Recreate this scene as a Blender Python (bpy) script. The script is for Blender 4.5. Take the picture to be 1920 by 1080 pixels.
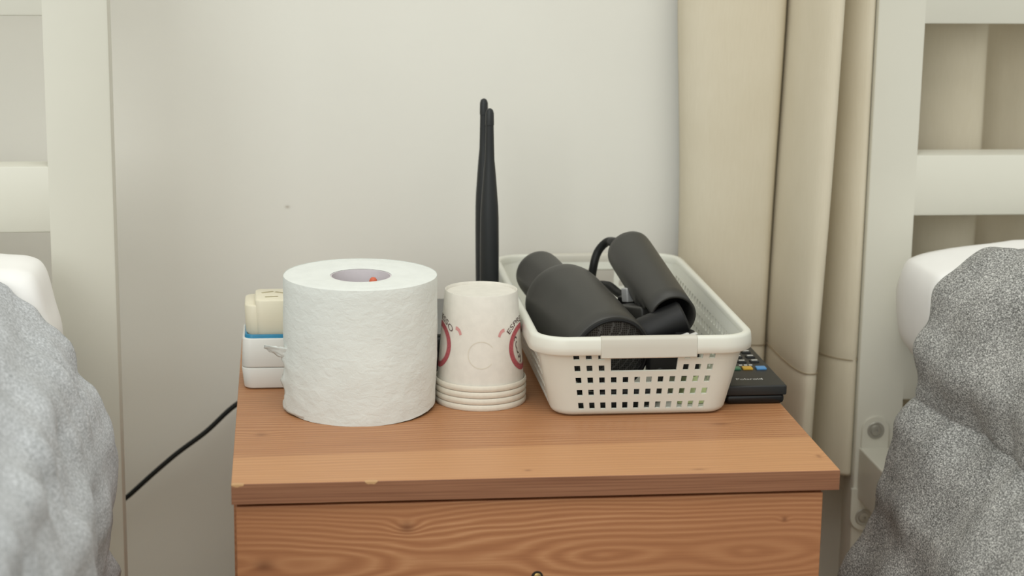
import bpy, bmesh, math, random
from mathutils import Vector, Matrix, noise

for _o in list(bpy.data.objects):
    bpy.data.objects.remove(_o)
scene = bpy.context.scene
COL = scene.collection
rnd = random.Random(7)
PI = math.pi

# ------------------------------------------------------------------ camera
cam_data = bpy.data.cameras.new('camera')
cam = bpy.data.objects.new('camera', cam_data)
COL.objects.link(cam)
RIGHT = Vector((0.99335712, -0.11431474, 0.01318193))
UP = Vector((0.0122906, 0.21929791, 0.97558053))
FWD = Vector((0.114414, 0.96893786, -0.21924614))
cam.matrix_world = Matrix(((RIGHT.x, UP.x, -FWD.x, 0.0),
                           (RIGHT.y, UP.y, -FWD.y, 0.0),
                           (RIGHT.z, UP.z, -FWD.z, 0.887),
                           (0, 0, 0, 1)))
cam_data.sensor_width = 36.0
cam_data.lens = 3700.0 / 1920.0 * 36.0
cam_data.clip_start = 0.02
cam_data.dof.use_dof = True
cam_data.dof.focus_distance = 1.36
cam_data.dof.aperture_fstop = 8.0
scene.camera = cam

# ------------------------------------------------------------------ light
world = bpy.data.worlds.new('room_light')
world.use_nodes = True
world.node_tree.nodes['Background'].inputs[0].default_value = (0.985, 1.0, 0.945, 1)
world.node_tree.nodes['Background'].inputs[1].default_value = 0.84
scene.world = world


def area(name, loc, target, size, size_y, power, color):
    l = bpy.data.lights.new(name, 'AREA')
    l.shape = 'RECTANGLE'
    l.size, l.size_y, l.energy, l.color = size, size_y, power, color
    o = bpy.data.objects.new(name, l)
    COL.objects.link(o)
    o.location = loc
    o.rotation_euler = (Vector(target) - Vector(loc)).to_track_quat('-Z', 'Y').to_euler()
    return o


area('ceiling_lamp', (0.25, 0.35, 2.35), (0.2, 1.0, 0.4), 1.3, 1.3, 12.0, (1.0, 0.985, 0.91))
area('window_daylight', (-1.3, -1.6, 1.7), (0.1, 1.4, 0.5), 1.5, 1.5, 26.0, (0.96, 1.0, 0.98))

vs = scene.view_settings
vs.view_transform = 'Standard'
vs.look = 'None'
vs.exposure = 0.0
vs.gamma = 1.0
vs.use_curve_mapping = False


# ------------------------------------------------------------------ materials
def srgb(r, g, b):
    def c(v):
        v /= 255.0
        return v / 12.92 if v <= 0.04045 else ((v + 0.055) / 1.055) ** 2.4
    return (c(r), c(g), c(b), 1.0)


class NT:
    """small node-graph writer"""
    def __init__(self, name, rough=0.5, spec=0.4):
        self.m = bpy.data.materials.new(name)
        self.m.use_nodes = True
        self.t = self.m.node_tree
        self.b = self.t.nodes['Principled BSDF']
        self.b.inputs['Roughness'].default_value = rough
        self.b.inputs['Specular IOR Level'].default_value = spec
        self._co = None

    def new(self, kind):
        return self.t.nodes.new(kind)

    def link(self, a, b):
        self.t.links.new(a, b)

    def put(self, sock, v):
        if hasattr(v, 'is_output') or isinstance(v, bpy.types.NodeSocket):
            self.link(v, sock)
        else:
            sock.default_value = v

    @property
    def co(self):
        if self._co is None:
            self._co = self.new('ShaderNodeTexCoord').outputs['Object']
        return self._co

    def xyz(self):
        s = self.new('ShaderNodeSeparateXYZ')
        self.link(self.co, s.inputs[0])
        return s.outputs

    def math(self, op, a, b=0.0, clamp=False):
        n = self.new('ShaderNodeMath')
        n.operation = op
        n.use_clamp = clamp
        self.put(n.inputs[0], a)
        self.put(n.inputs[1], b)
        return n.outputs[0]

    def scale(self, sx, sy, sz, src=None):
        n = self.new('ShaderNodeMapping')
        n.inputs['Scale'].default_value = (sx, sy, sz)
        self.link(src or self.co, n.inputs['Vector'])
        return n.outputs[0]

    def noise(self, vec, scale, detail=3.0, rough=0.5, distort=0.0):
        n = self.new('ShaderNodeTexNoise')
        self.put(n.inputs['Vector'], vec)
        n.inputs['Scale'].default_value = scale
        n.inputs['Detail'].default_value = detail
        n.inputs['Roughness'].default_value = rough
        n.inputs['Distortion'].default_value = distort
        return n.outputs['Fac']

    def ramp(self, fac, stops):
        n = self.new('ShaderNodeValToRGB')
        e = n.color_ramp.elements
        while len(e) < len(stops):
            e.new(0.5)
        for i, (p, c) in enumerate(stops):
            e[i].position = p
            e[i].color = c if len(c) == 4 else (*c, 1)
        self.put(n.inputs[0], fac)
        return n.outputs[0]

    def mix(self, fac, a, b, mode='MIX'):
        n = self.new('ShaderNodeMix')
        n.data_type = 'RGBA'
        n.blend_type = mode
        self.put(n.inputs[0], fac)
        self.put(n.inputs[6], a)
        self.put(n.inputs[7], b)
        return n.outputs[2]

    def blob(self, x, z, cx, cz, sx, sz):
        """gaussian-like spot around (cx, cz)"""
        dx = self.math('DIVIDE', self.math('SUBTRACT', x, cx), sx)
        dz = self.math('DIVIDE', self.math('SUBTRACT', z, cz), sz)
        d = self.math('ADD', self.math('MULTIPLY', dx, dx), self.math('MULTIPLY', dz, dz))
        return self.math('POWER', 2.718, self.math('MULTIPLY', d, -1.0))

    def color(self, v):
        self.put(self.b.inputs['Base Color'], v)
        return self

    def bump(self, h, strength=0.2, dist=0.001):
        n = self.new('ShaderNodeBump')
        n.inputs['Strength'].default_value = strength
        n.inputs['Distance'].default_value = dist
        self.put(n.inputs['Height'], h)
        self.link(n.outputs[0], self.b.inputs['Normal'])
        return self


def plain(name, rgb, rough=0.5, spec=0.4, var=0.04, nscale=60, bump=0.0, bscale=400, metal=0.0, sss=0.0):
    n = NT(name, rough, spec)
    c = srgb(*rgb)
    lo = tuple(max(0, v * (1 - var)) for v in c[:3])
    hi = tuple(min(1, v * (1 + var)) for v in c[:3])
    n.color(n.ramp(n.noise(n.co, nscale), [(0.35, lo), (0.65, hi)]))
    n.b.inputs['Metallic'].default_value = metal
    if bump:
        n.bump(n.noise(n.co, bscale, 4), bump)
    if sss:
        n.b.inputs['Subsurface Weight'].default_value = sss
        n.b.inputs['Subsurface Radius'].default_value = (0.004, 0.004, 0.003)
        n.b.inputs['Subsurface Scale'].default_value = 1.0
    return n.m


M = {}
# wall paint
n = NT('wall_paint', 0.75, 0.25)
x, y, z = n.xyz()
base = n.ramp(n.noise(n.co, 6, 4), [(0.3, srgb(230, 228, 220)), (0.7, srgb(234, 232, 224))])
spot = n.blob(x, z, 0.0031, 0.5916, 0.0018, 0.0012)
spot = n.math('MULTIPLY', spot, n.noise(n.co, 700, 2), True)
n.color(n.mix(n.math('MULTIPLY', spot, 1.1, True), base, srgb(150, 135, 112)))
n.bump(n.noise(n.co, 160, 5, 0.6), 0.10, 0.0012)
M['wall'] = n.m

# floor
n = NT('floor_laminate', 0.45, 0.4)
n.color(n.ramp(n.noise(n.scale(40, 3, 1), 1.0, 5), [(0.3, srgb(178, 158, 130)), (0.7, srgb(202, 184, 156))]))
M['floor'] = n.m


def wood(name, front):
    n = NT(name, 0.42, 0.35)
    x, y, z = n.xyz()
    if front:
        zc = 0.4455
        knots = [(0.0744, 0.4675, 0.0045, 0.0035), (-0.015, 0.4442, 0.006, 0.004), (0.3172, 0.4662, 0.0018, 0.0016)]
        warp = n.math('SUBTRACT', n.noise(n.scale(1, 1, 3), 9.0, 2, 0.4), 0.5)
        h = n.math('ADD', n.math('MULTIPLY', n.math('SINE', n.math('MULTIPLY', x, 19.0)), 0.010),
                   n.math('MULTIPLY', warp, 0.020))
        h = n.math('ADD', h, 0.006)
        dz = n.math('SUBTRACT', z, zc)
        r = n.math('SQRT', n.math('ADD', n.math('MULTIPLY', dz, dz), n.math('MULTIPLY', h, h)))
        kn = None
        for kx, kz, sx, sz in knots:
            g = n.blob(x, z, kx, kz, sx * 2.2, sz * 1.6)
            r = n.math('ADD', r, n.math('MULTIPLY', g, sz * 1.5))
            c = n.blob(x, z, kx, kz, sx, sz)
            kn = c if kn is None else n.math('MAXIMUM', kn, c)
        r = n.math('ADD', r, n.math('MULTIPLY', n.noise(n.scale(7, 6, 70), 1.0, 3), 0.006))
        wave = n.math('SINE', n.math('MULTIPLY', n.math('POWER', r, 1.4), 5700.0))
        wave = n.math('ADD', n.math('MULTIPLY', wave, 0.5), 0.5)
        fine = n.noise(n.scale(14, 40, 900), 1.0, 4, 0.6)
        f = n.math('ADD', n.math('MULTIPLY', wave, n.math('MULTIPLY', n.noise(n.scale(4, 1, 30), 1.0, 2), 1.0)), n.math('MULTIPLY', fine, 0.52))
        col = n.ramp(f, [(0.10, srgb(158, 104, 70)), (0.45, srgb(176, 121, 83)), (0.75, srgb(189, 135, 95)), (1.0, srgb(208, 156, 114))])
        col = n.mix(n.math('MULTIPLY', n.noise(n.scale(5, 1, 22), 1.0, 2), 0.5), col, srgb(170, 115, 80))
        col = n.mix(n.math('MULTIPLY', kn, 0.6, True), col, srgb(104, 62, 42))
        n.bump(n.math('ADD', wave, fine), 0.10, 0.0006)
    else:
        knots = [(-0.0167, 1.2756, 0.004, 0.0045), (0.2963, 1.2784, 0.006, 0.004), (0.1518, 1.1858, 0.0022, 0.0022),
                 (0.2607, 1.1799, 0.0045, 0.002), (0.345, 1.2015, 0.0016, 0.0045)]
        warp = n.math('MULTIPLY', n.noise(n.scale(3, 8, 8), 2.0, 2), 0.020)
        yy = n.math('ADD', y, warp)
        kn = None
        for kx, ky, sx, sy in knots:
            g = n.blob(x, y, kx, ky, sx * 3, sy * 1.8)
            yy = n.math('ADD', yy, n.math('MULTIPLY', g, sy * 1.0))
            c = n.blob(x, y, kx, ky, sx, sy * 0.8)
            kn = c if kn is None else n.math('MAXIMUM', kn, c)
        zz = n.math('ADD', yy, n.math('MULTIPLY', z, 1.0))
        wave = n.math('SINE', n.math('MULTIPLY', zz, 2 * PI / 0.0052))
        wave = n.math('ADD', n.math('MULTIPLY', wave, 0.5), 0.5)
        fine = n.noise(n.scale(10, 420, 620), 1.0, 5, 0.62)
        f = n.math('ADD', n.math('MULTIPLY', wave, 0.22), n.math('MULTIPLY', fine, 0.78))
        col = n.ramp(f, [(0.22, srgb(152, 102, 67)), (0.5, srgb(175, 123, 84)), (0.8, srgb(194, 145, 104))])
        # printed boards: the one along the front edge is paler
        e = n.math('ADD', 1.226, n.math('MULTIPLY', n.math('SUBTRACT', x, 0.02), 0.05))
        e = n.math('ADD', e, n.math('MULTIPLY', n.noise(n.scale(8, 2, 1), 1.0, 1), 0.006))
        k = n.math('MULTIPLY', n.math('ADD', n.math('SUBTRACT', e, y), 0.002), 250.0, True)
        col = n.mix(n.math('MULTIPLY', k, 0.42), col, srgb(214, 162, 114))
        col = n.mix(n.math('MULTIPLY', kn, 0.55, True), col, srgb(122, 76, 48))
        # chips on the front edge
        for cx, cw in ((0.052, 0.0042), (-0.031, 0.0045)):
            s = n.blob(x, y, cx, 1.1725, cw, 0.0014)
            s = n.math('MULTIPLY', s, n.math('GREATER_THAN', z, 0.4965))
            s = n.math('GREATER_THAN', n.math('MULTIPLY', s, n.math('ADD', n.noise(n.co, 500, 2), 0.5)), 0.33)
            col = n.mix(s, col, srgb(196, 156, 112))
        n.bump(n.math('ADD', wave, fine), 0.05, 0.0004)
    n.color(col)
    return n.m


M['wood_top'] = wood('pine_foil_top', False)
M['wood_front'] = wood('pine_foil_front', True)
n = NT('edge_band_foil', 0.45, 0.35)
f_ = n.noise(n.scale(9, 1, 900), 1.0, 4, 0.6)
eb = n.ramp(f_, [(0.3, srgb(122, 80, 58)), (0.55, srgb(146, 101, 75)), (0.8, srgb(163, 118, 90))])
x, y, z = n.xyz()
for cx, cw in ((0.052, 0.0046), (-0.031, 0.0050)):
    s_ = n.math('MULTIPLY', n.blob(x, z, cx, 0.5005, cw, 0.0026), n.math('ADD', n.noise(n.co, 420, 2), 0.5))
    eb = n.mix(n.math('GREATER_THAN', s_, 0.42), eb, srgb(196, 156, 112))
n.color(eb)
M['edge_band'] = n.m
M['gap'] = plain('dark_gap', (46, 36, 28), 0.8)
M['brass'] = plain('brass', (178, 150, 96), 0.35, 0.5, metal=0.9)
M['steel'] = plain('bright_steel', (225, 225, 225), 0.35, 0.5, metal=0.5)
M['screw'] = plain('zinc_screw', (178, 176, 168), 0.4, 0.5, metal=0.5)

# tissue
n = NT('tissue_paper', 0.95, 0.05)
n.color(n.ramp(n.noise(n.co, 30, 3), [(0.3, srgb(221, 225, 221)), (0.7, srgb(227, 231, 227))]))
a_ = n.noise(n.scale(1, 1, 1.6), 130, 4, 0.55, 0.6)
b_ = n.noise(n.co, 900, 2)
n.bump(n.math('ADD', a_, n.math('MULTIPLY', b_, 0.15)), 0.35, 0.0016)
M['tissue'] = n.m
M['tissue_top'] = plain('tissue_cut_edge', (228, 231, 228), 0.95, 0.05, 0.02, 90, 0.15, 600)
M['core'] = plain('core_card', (214, 208, 212), 0.9, 0.1)
M['orange'] = plain('orange_plastic', (206, 100, 68), 0.4, 0.5)

# paper cups
M['cup'] = plain('cup_paper', (224, 220, 211), 0.6, 0.25, 0.025, 180, 0.05, 700, sss=0.0)
M['cup_rim'] = plain('cup_rim_paper', (224, 218, 204), 0.55, 0.3, 0.03, 300)
M['ink_red'] = plain('pinkish_red_ink', (178, 92, 98), 0.6, 0.2, 0.15, 900)
M['ink_pink'] = plain('pale_pink_ink', (208, 150, 148), 0.6, 0.2)
M['ink_dark'] = plain('dark_ink', (96, 78, 76), 0.6, 0.2)
M['ink_faint'] = plain('faint_ink', (219, 212, 197), 0.6, 0.2)

# plastics
M['basket'] = plain('cream_plastic', (223, 223, 213), 0.38, 0.45, 0.01, sss=0.12)
M['grip'] = plain('frosted_plastic', (203, 199, 188), 0.45, 0.4, 0.01, sss=0.1)
M['white_pl'] = plain('white_plastic', (226, 225, 220), 0.4, 0.45, 0.01)
M['ivory'] = plain('ivory_plastic', (228, 221, 199), 0.35, 0.45, 0.01)
M['blue'] = plain('blue_plastic', (30, 128, 168), 0.35, 0.5, 0.08)
M['slot'] = plain('socket_slot', (160, 150, 118), 0.6, 0.3)
M['black'] = plain('matt_black_plastic', (42, 42, 42), 0.5, 0.35, 0.05, bump=0.03, bscale=1800)
M['dryer'] = plain('soft_touch_charcoal', (58, 57, 54), 0.42, 0.38, 0.03, bump=0.03, bscale=2500)
M['dryer_dark'] = plain('black_inner_plastic', (22, 22, 23), 0.45, 0.35, 0.05)
M['antenna'] = plain('antenna_plastic', (38, 40, 41), 0.42, 0.4, 0.03)
M['router_top'] = plain('router_glossy_top', (52, 53, 52), 0.12, 0.6, 0.02)
M['cable'] = plain('cable_rubber', (24, 25, 24), 0.5, 0.35)
n = NT('grille_mesh', 0.45, 0.5)
v = n.new('ShaderNodeTexVoronoi')
v.feature = 'DISTANCE_TO_EDGE'
v.inputs['Scale'].default_value = 640
v.inputs['Randomness'].default_value = 0.25
n.link(n.co, v.inputs['Vector'])
n.color(n.ramp(v.outputs['Distance'], [(0.04, srgb(78, 78, 77)), (0.13, srgb(8, 8, 8))]))
M['grille'] = n.m
M['remote'] = plain('remote_black', (40, 41, 41), 0.42, 0.4, 0.04, bump=0.03, bscale=1500)
M['remote_low'] = plain('remote_glossy_black', (17, 18, 19), 0.28, 0.5, 0.03)
M['key'] = plain('remote_key', (44, 45, 45), 0.45, 0.4)
M['green'] = plain('green_key', (66, 128, 92), 0.35, 0.5)
M['yellow'] = plain('yellow_key', (214, 168, 48), 0.35, 0.5)
M['keyblue'] = plain('blue_key', (84, 148, 206), 0.35, 0.5)
M['redkey'] = plain('red_key', (176, 52, 46), 0.35, 0.5)
M['print'] = plain('white_print', (225, 225, 222), 0.5, 0.3)
M['packet'] = plain('pale_green_packet', (202, 214, 158), 0.4, 0.4, 0.12, 60)

# bed metal and textiles
M['bed'] = plain('cream_painted_metal', (214, 212, 200), 0.38, 0.4, 0.012, 12, 0.04, 120)
M['linen'] = plain('white_cotton', (244, 243, 241), 0.9, 0.1, 0.01, 40, 0.08, 1500)
M['mattress'] = plain('mattress_ticking', (226, 222, 214), 0.9, 0.1)
n = NT('beige_curtain', 0.85, 0.12)
w_ = n.noise(n.scale(1, 1, 0.05), 1400, 2)
n.color(n.ramp(n.math('ADD', n.math('MULTIPLY', w_, 0.4), n.math('MULTIPLY', n.noise(n.co, 14, 3), 0.6)),
               [(0.3, srgb(209, 199, 177)), (0.7, srgb(217, 208, 188))]))
n.bump(w_, 0.06, 0.0004)
M['curtain'] = n.m
M['stitch'] = plain('curtain_thread', (168, 152, 126), 0.9, 0.1)


def heather(name, dark, mid, light, scale):
    n = NT(name, 0.95, 0.08)
    a = n.noise(n.scale(1.0, 0.6, 1.3), scale, 2, 0.7)
    b = n.noise(n.scale(0.7, 1.2, 0.6), scale * 2.3, 2, 0.6)
    c = n.noise(n.co, 34, 3)
    f = n.math('ADD', n.math('MULTIPLY', a, 0.58), n.math('MULTIPLY', b, 0.30))
    f = n.math('ADD', f, n.math('MULTIPLY', c, 0.12))
    n.color(n.ramp(f, [(0.36, srgb(*dark)), (0.50, srgb(*mid)), (0.63, srgb(*light))]))
    n.bump(f, 0.5, 0.0009)
    return n.m


M['duvet_dark'] = heather('grey_heather_quilt', (78, 78, 76), (146, 146, 144), (220, 220, 217), 820)
M['duvet_pale'] = heather('pale_heather_quilt', (160, 163, 166), (187, 190, 194), (213, 216, 221), 520)

# ------------------------------------------------------------------ builders
ORG = {}


def put(o, parent):
    COL.objects.link(o)
    if parent is not None:
        o.parent = parent


def thing(name, loc, label, cat, group=None):
    o = bpy.data.objects.new(name, None)
    o.empty_display_size = 0.02
    COL.objects.link(o)
    o.location = loc
    o['label'], o['category'] = label, cat
    if group:
        o['group'] = group
    ORG[o.name] = Vector(loc)
    return o


def tag(o, label, cat, group=None):
    o['label'], o['category'] = label, cat
    if group:
        o['group'] = group
    return o


def org(parent):
    return ORG.get(parent.name, Vector()) if parent is not None else Vector()


def mesh(name, verts, faces, mat, parent=None, smooth=True, keep=False):
    """verts in world metres; stored relative to the thing's base (parent origin).
    The material's object coordinates stay in world metres when the base is the world origin."""
    og = org(parent)
    me = bpy.data.meshes.new(name)
    me.from_pydata([tuple(Vector(v) - og) for v in verts], [], [tuple(f) for f in faces])
    if not keep:
        bm = bmesh.new()
        bm.from_mesh(me)
        bmesh.ops.recalc_face_normals(bm, faces=bm.faces)
        bm.to_mesh(me)
        bm.free()
    if smooth:
        for p in me.polygons:
            p.use_smooth = True
    me.materials.append(mat)
    o = bpy.data.objects.new(name, me)
    put(o, parent)
    if parent is not None:
        ORG[o.name] = og
    return o


def box(name, x0, x1, y0, y1, z0, z1, mat, parent=None, bev=0.0, seg=2, tilt=None):
    og = org(parent)
    bm = bmesh.new()
    bmesh.ops.create_cube(bm, size=1.0)
    for v in bm.verts:
        v.co = Vector((x0 + (v.co.x + .5) * (x1 - x0), y0 + (v.co.y + .5) * (y1 - y0), z0 + (v.co.z + .5) * (z1 - z0)))
    if bev:
        bmesh.ops.bevel(bm, geom=list(bm.edges), offset=bev, segments=seg, profile=0.5, affect='EDGES')
    if tilt is not None:
        c = Vector(((x0 + x1) / 2, (y0 + y1) / 2, (z0 + z1) / 2))
        for v in bm.verts:
            v.co = c + tilt @ (v.co - c)
    for v in bm.verts:
        v.co -= og
    me = bpy.data.meshes.new(name)
    bm.to_mesh(me)
    bm.free()
    if bev and seg > 2:
        for p in me.polygons:
            p.use_smooth = True
    me.materials.append(mat)
    o = bpy.data.objects.new(name, me)
    put(o, parent)
    if parent is not None:
        ORG[o.name] = og
    return o


def frame(d):
    d = Vector(d).normalized()
    up = Vector((0, 0, 1)) if abs(d.z) < 0.95 else Vector((0, 1, 0))
    u = d.cross(up).normalized()
    return d, u, u.cross(d).normalized()


def lathe(name, base, axis, prof, mat, parent=None, seg=48, cap0=True, cap1=True, smooth=True, rfun=None):
    """prof: list of (t along axis, radius)"""
    d, u, w = frame(axis)
    base = Vector(base)
    vs_, fs = [], []
    for t, r in prof:
        for k in range(seg):
            a = 2 * PI * k / seg
            rr = r if rfun is None else rfun(t, r, a)
            vs_.append(base + d * t + (u * math.cos(a) + w * math.sin(a)) * rr)
    for i in range(len(prof) - 1):
        for k in range(seg):
            k2 = (k + 1) % seg
            fs.append((i * seg + k, i * seg + k2, (i + 1) * seg + k2, (i + 1) * seg + k))
    if cap0:
        fs.append(tuple(range(seg))[::-1])
    if cap1:
        fs.append(tuple(range((len(prof) - 1) * seg, len(prof) * seg)))
    o = mesh(name, vs_, fs, mat, parent, smooth)
    sharp(o)
    return o


def sharp(o, deg=38):
    """mark edges sharper than deg so smooth shading keeps crisp rims"""
    me = o.data
    bm = bmesh.new()
    bm.from_mesh(me)
    lim = math.radians(deg)
    for e in bm.edges:
        if len(e.link_faces) == 2 and e.calc_face_angle(0) > lim:
            e.smooth = False
    bm.to_mesh(me)
    bm.free()


def catmull(pts, per=8):
    P = [Vector(p) for p in pts]
    P = [P[0] * 2 - P[1]] + P + [P[-1] * 2 - P[-2]]
    out = []
    for i in range(1, len(P) - 2):
        for k in range(per):
            t = k / per
            a, b, c, d = P[i - 1], P[i], P[i + 1], P[i + 2]
            out.append(0.5 * (2 * b + (c - a) * t + (2 * a - 5 * b + 4 * c - d) * t * t + (3 * b - a - 3 * c + d) * t ** 3))
    out.append(P[-2])
    return out


def tube(name, pts, r, mat, parent=None, seg=12, per=8, cap=True):
    path = catmull(pts, per)
    vs_, fs = [], []
    d = (path[1] - path[0]).normalized()
    _, u, w = frame(d)
    for i, p in enumerate(path):
        if i:
            nd = (path[min(i + 1, len(path) - 1)] - path[i - 1]).normalized()
            q = d.rotation_difference(nd)
            u, w, d = q @ u, q @ w, nd
        for k in range(seg):
            a = 2 * PI * k / seg
            vs_.append(p + (u * math.cos(a) + w * math.sin(a)) * r)
    for i in range(len(path) - 1):
        for k in range(seg):
            k2 = (k + 1) % seg
            fs.append((i * seg + k, i * seg + k2, (i + 1) * seg + k2, (i + 1) * seg + k))
    if cap:
        fs.append(tuple(range(seg))[::-1])
        fs.append(tuple(range((len(path) - 1) * seg, len(path) * seg)))
    return mesh(name, vs_, fs, mat, parent)


def solidify(o, t, off=-1.0):
    m = o.modifiers.new('thickness', 'SOLIDIFY')
    m.thickness, m.offset = t, off
    return m


def text_mesh(body, size, depth=0.0):
    cu = bpy.data.curves.new('lettering', 'FONT')
    cu.body, cu.size, cu.extrude = body, size, depth
    cu.align_x, cu.align_y = 'CENTER', 'CENTER'
    cu.resolution_u = 3
    o = bpy.data.objects.new('lettering', cu)
    COL.objects.link(o)
    bpy.context.view_layer.update()
    me = bpy.data.meshes.new_from_object(o)
    vs_ = [v.co.copy() for v in me.vertices]
    fs = [tuple(p.vertices) for p in me.polygons]
    bpy.data.objects.remove(o)
    bpy.data.meshes.remove(me)
    return vs_, fs


def nz(x, y, z=0.0):
    return noise.noise(Vector((x, y, z)))


# ------------------------------------------------------------------ setting
fl = box('floor', -2.4, 2.8, -2.6, 1.66, -0.05, 0.0, M['floor'])
fl['kind'] = 'structure'
wl = box('wall_back', -2.4, 2.8, 1.62, 1.70, -0.05, 2.5, M['wall'])
wl['kind'] = 'structure'

# ------------------------------------------------------------------ nightstand
T = 0.5
ns = thing('nightstand', (0, 0, 0), 'brown pine-look wooden nightstand with a chipped front edge', 'nightstand')
NS = [o for o in ()]
top = box('top', -0.0343, 0.351, 1.1722, 1.54, 0.4868, T, M['wood_top'], ns, 0.0004, 2)
box('edge_band', -0.0343, 0.351, 1.1714, 1.1722, 0.4868, T - 0.0002, M['edge_band'], top, 0.0002, 1)
box('side_panel', -0.0335, -0.0215, 1.192, 1.535, 0.0, 0.4868, M['wood_front'], ns, 0.0005)
box('side_panel', 0.329, 0.3405, 1.192, 1.535, 0.0, 0.4868, M['wood_front'], ns, 0.0005)
box('back_panel', -0.0215, 0.329, 1.527, 1.533, 0.03, 0.4868, M['wood_front'], ns)
box('inner_body', -0.0215, 0.329, 1.2, 1.525, 0.02, 0.482, M['gap'], ns)
dr = box('drawer_front', -0.0318, 0.3418, 1.176, 1.192, 0.262, 0.4838, M['wood_front'], ns, 0.0006)
box('drawer_front', -0.0318, 0.3418, 1.176, 1.192, 0.035, 0.2585, M['wood_front'], ns, 0.0006)
lathe('lock_hole', (0.1575, 1.1765, 0.4322), (0, -1, 0), [(0, 0.0038), (0.0008, 0.0038), (0.0010, 0.0030), (0.0006, 0.0028)], M['gap'], dr, 24)
lathe('lock_barrel', (0.1577, 1.1765, 0.4322), (0, -1, 0), [(0, 0.0024), (0.0010, 0.0024), (0.0014, 0.0018)], M['brass'], dr, 20)
ns.rotation_euler.z = 0.0
ns.location = (0, 0, 0)

# ------------------------------------------------------------------ toilet roll
RC = Vector((0.0523, 1.342, T))
RR, RH = 0.0536, 0.0945
tr = thing('toilet_roll', RC, 'large white toilet paper roll standing on end, with torn wrinkled outer sheet', 'toilet roll')


def roll_r(a, t):
    """outer radius of the loosely wound sheet at angle a (0 = +X, -90 deg = camera), height fraction t"""
    w = 0.0007 * nz(math.cos(a) * 3, math.sin(a) * 3, t * 4)
    w += 0.0004 * nz(math.cos(a) * 9, math.sin(a) * 9, t * 14)
    low = max(0.0, 1 - t * 2.6)
    return RR - 0.0016 * low * (0.6 + 0.4 * math.cos(a)) + w * (0.35 + 0.65 * (1 - t))


vs_, fs = [], []
SEG, ROW = 120, 30
for i in range(ROW + 1):
    t = i / ROW
    for k in range(SEG):
        a = 2 * PI * k / SEG
        lift = 0.0035 * max(0, math.cos(a - 0.1)) ** 2 * (1 - t) ** 4 + 0.0012 * max(0, math.cos(a - PI)) ** 4 * (1 - t) ** 4
        r = roll_r(a, t) * (1 if i < ROW else 0.993)
        h = RH * (1 - (1 - t)) * 1.0
        vs_.append(RC + Vector((math.cos(a) * r, math.sin(a) * r, t * (RH - 0.0006) + lift + (0.0006 if i == ROW else 0))))
for i in range(ROW):
    for k in range(SEG):
        k2 = (k + 1) % SEG
        fs.append((i * SEG + k, i * SEG + k2, (i + 1) * SEG + k2, (i + 1) * SEG + k))
mesh('outer_sheet', vs_, fs, M['tissue'], tr)
# cut end (top) with hole, as concentric rings; bottom likewise
CR = 0.0212
HC = Vector((0.0003, -0.002, 0))
for nm, zz, sgn in (('cut_end', RH - 0.0004, 1), ('cut_end', 0.0003, -1)):
    vs_, fs = [], []
    RG = 14
    for i in range(RG + 1):
        f = i / RG
        for k in range(SEG):
            a = 2 * PI * k / SEG
            ro = (roll_r(a, 1.0) * 0.9935 if sgn > 0 else 0.0495)
            c_ = Vector((math.cos(a), math.sin(a), 0))
            p = (HC + c_ * CR) * (1 - f) + c_ * ro * f
            p.z = zz + sgn * 0.0006 * (1 - (2 * f - 1) ** 4) * (1 + 0.6 * nz(f * 9, a * 0.5))
            vs_.append(RC + p)
    for i in range(RG):
        for k in range(SEG):
            k2 = (k + 1) % SEG
            fs.append((i * SEG + k, i * SEG + k2, (i + 1) * SEG + k2, (i + 1) * SEG + k))
    mesh(nm, vs_, fs, M['tissue_top'], tr)
lathe('cardboard_core', RC + HC, (0, 0, 1), [(0.0004, CR), (0.0004, CR - 0.0009), (RH - 0.0006, CR - 0.0009), (RH - 0.0006, CR)], M['core'], tr, 64, False, False)
# torn tail of the outer sheet on the left flank
vs_, fs = [], []
NA, NH = 14, 26
for i in range(NH + 1):
    t = 0.012 + 0.50 * i / NH
    edge = 0.55 * nz(t * 16, 3.3) + 0.30 * nz(t * 41, 1.7)
    for j in range(NA + 1):
        s = j / NA
        a = PI + 0.75 - s * (0.62 + 0.16 * edge)
        fade = min(1.0, (0.512 - t) / 0.16)
        r = roll_r(a, t) - 0.0003 + (0.0009 * min(1, s * 2.5) + 0.0016 * s ** 3 * (0.6 + 1.3 * nz(t * 11, s * 2, 5.0)) + 0.0005 * s * nz(t * 38, s * 8)) * fade
        vs_.append(RC + Vector((math.cos(a) * r, math.sin(a) * r, max(0.0012, t * RH))))
for i in range(NH):
    for j in range(NA):
        q = i * (NA + 1) + j
        fs.append((q, q + 1, q + NA + 2, q + NA + 1))
o = mesh('torn_tail', vs_, fs, M['tissue'], tr)
solidify(o, 0.0003, 0)
# little loose corner of tissue poking out to the left
vs_, fs = [], []
NA, NH = 12, 8
for i in range(NA + 1):
    s = i / NA
    for j in range(NH + 1):
        t = j / NH
        wdt = (0.0090 * (1 - s) + 0.0034) * (1 + 0.25 * nz(s * 7, t * 3, 8))
        px = RC.x - 0.0480 - 0.0190 * s + 0.0012 * nz(t * 5, 2.0, s)
        pyv = RC.y - 0.016 + 0.016 * s + 0.0012 * nz(s * 6, t * 5)
        pz = T + 0.0468 - 0.0015 * s - wdt * t + 0.0006 * nz(s * 9, t * 6, 3)
        vs_.append(Vector((px, pyv + 0.004 * (t - .5), pz)))
for i in range(NA):
    for j in range(NH):
        q = i * (NH + 1) + j
        fs.append((q, q + 1, q + NH + 2, q + NH + 1))
o = mesh('loose_corner', vs_, fs, M['tissue'], tr)
solidify(o, 0.0003, 0)

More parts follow.
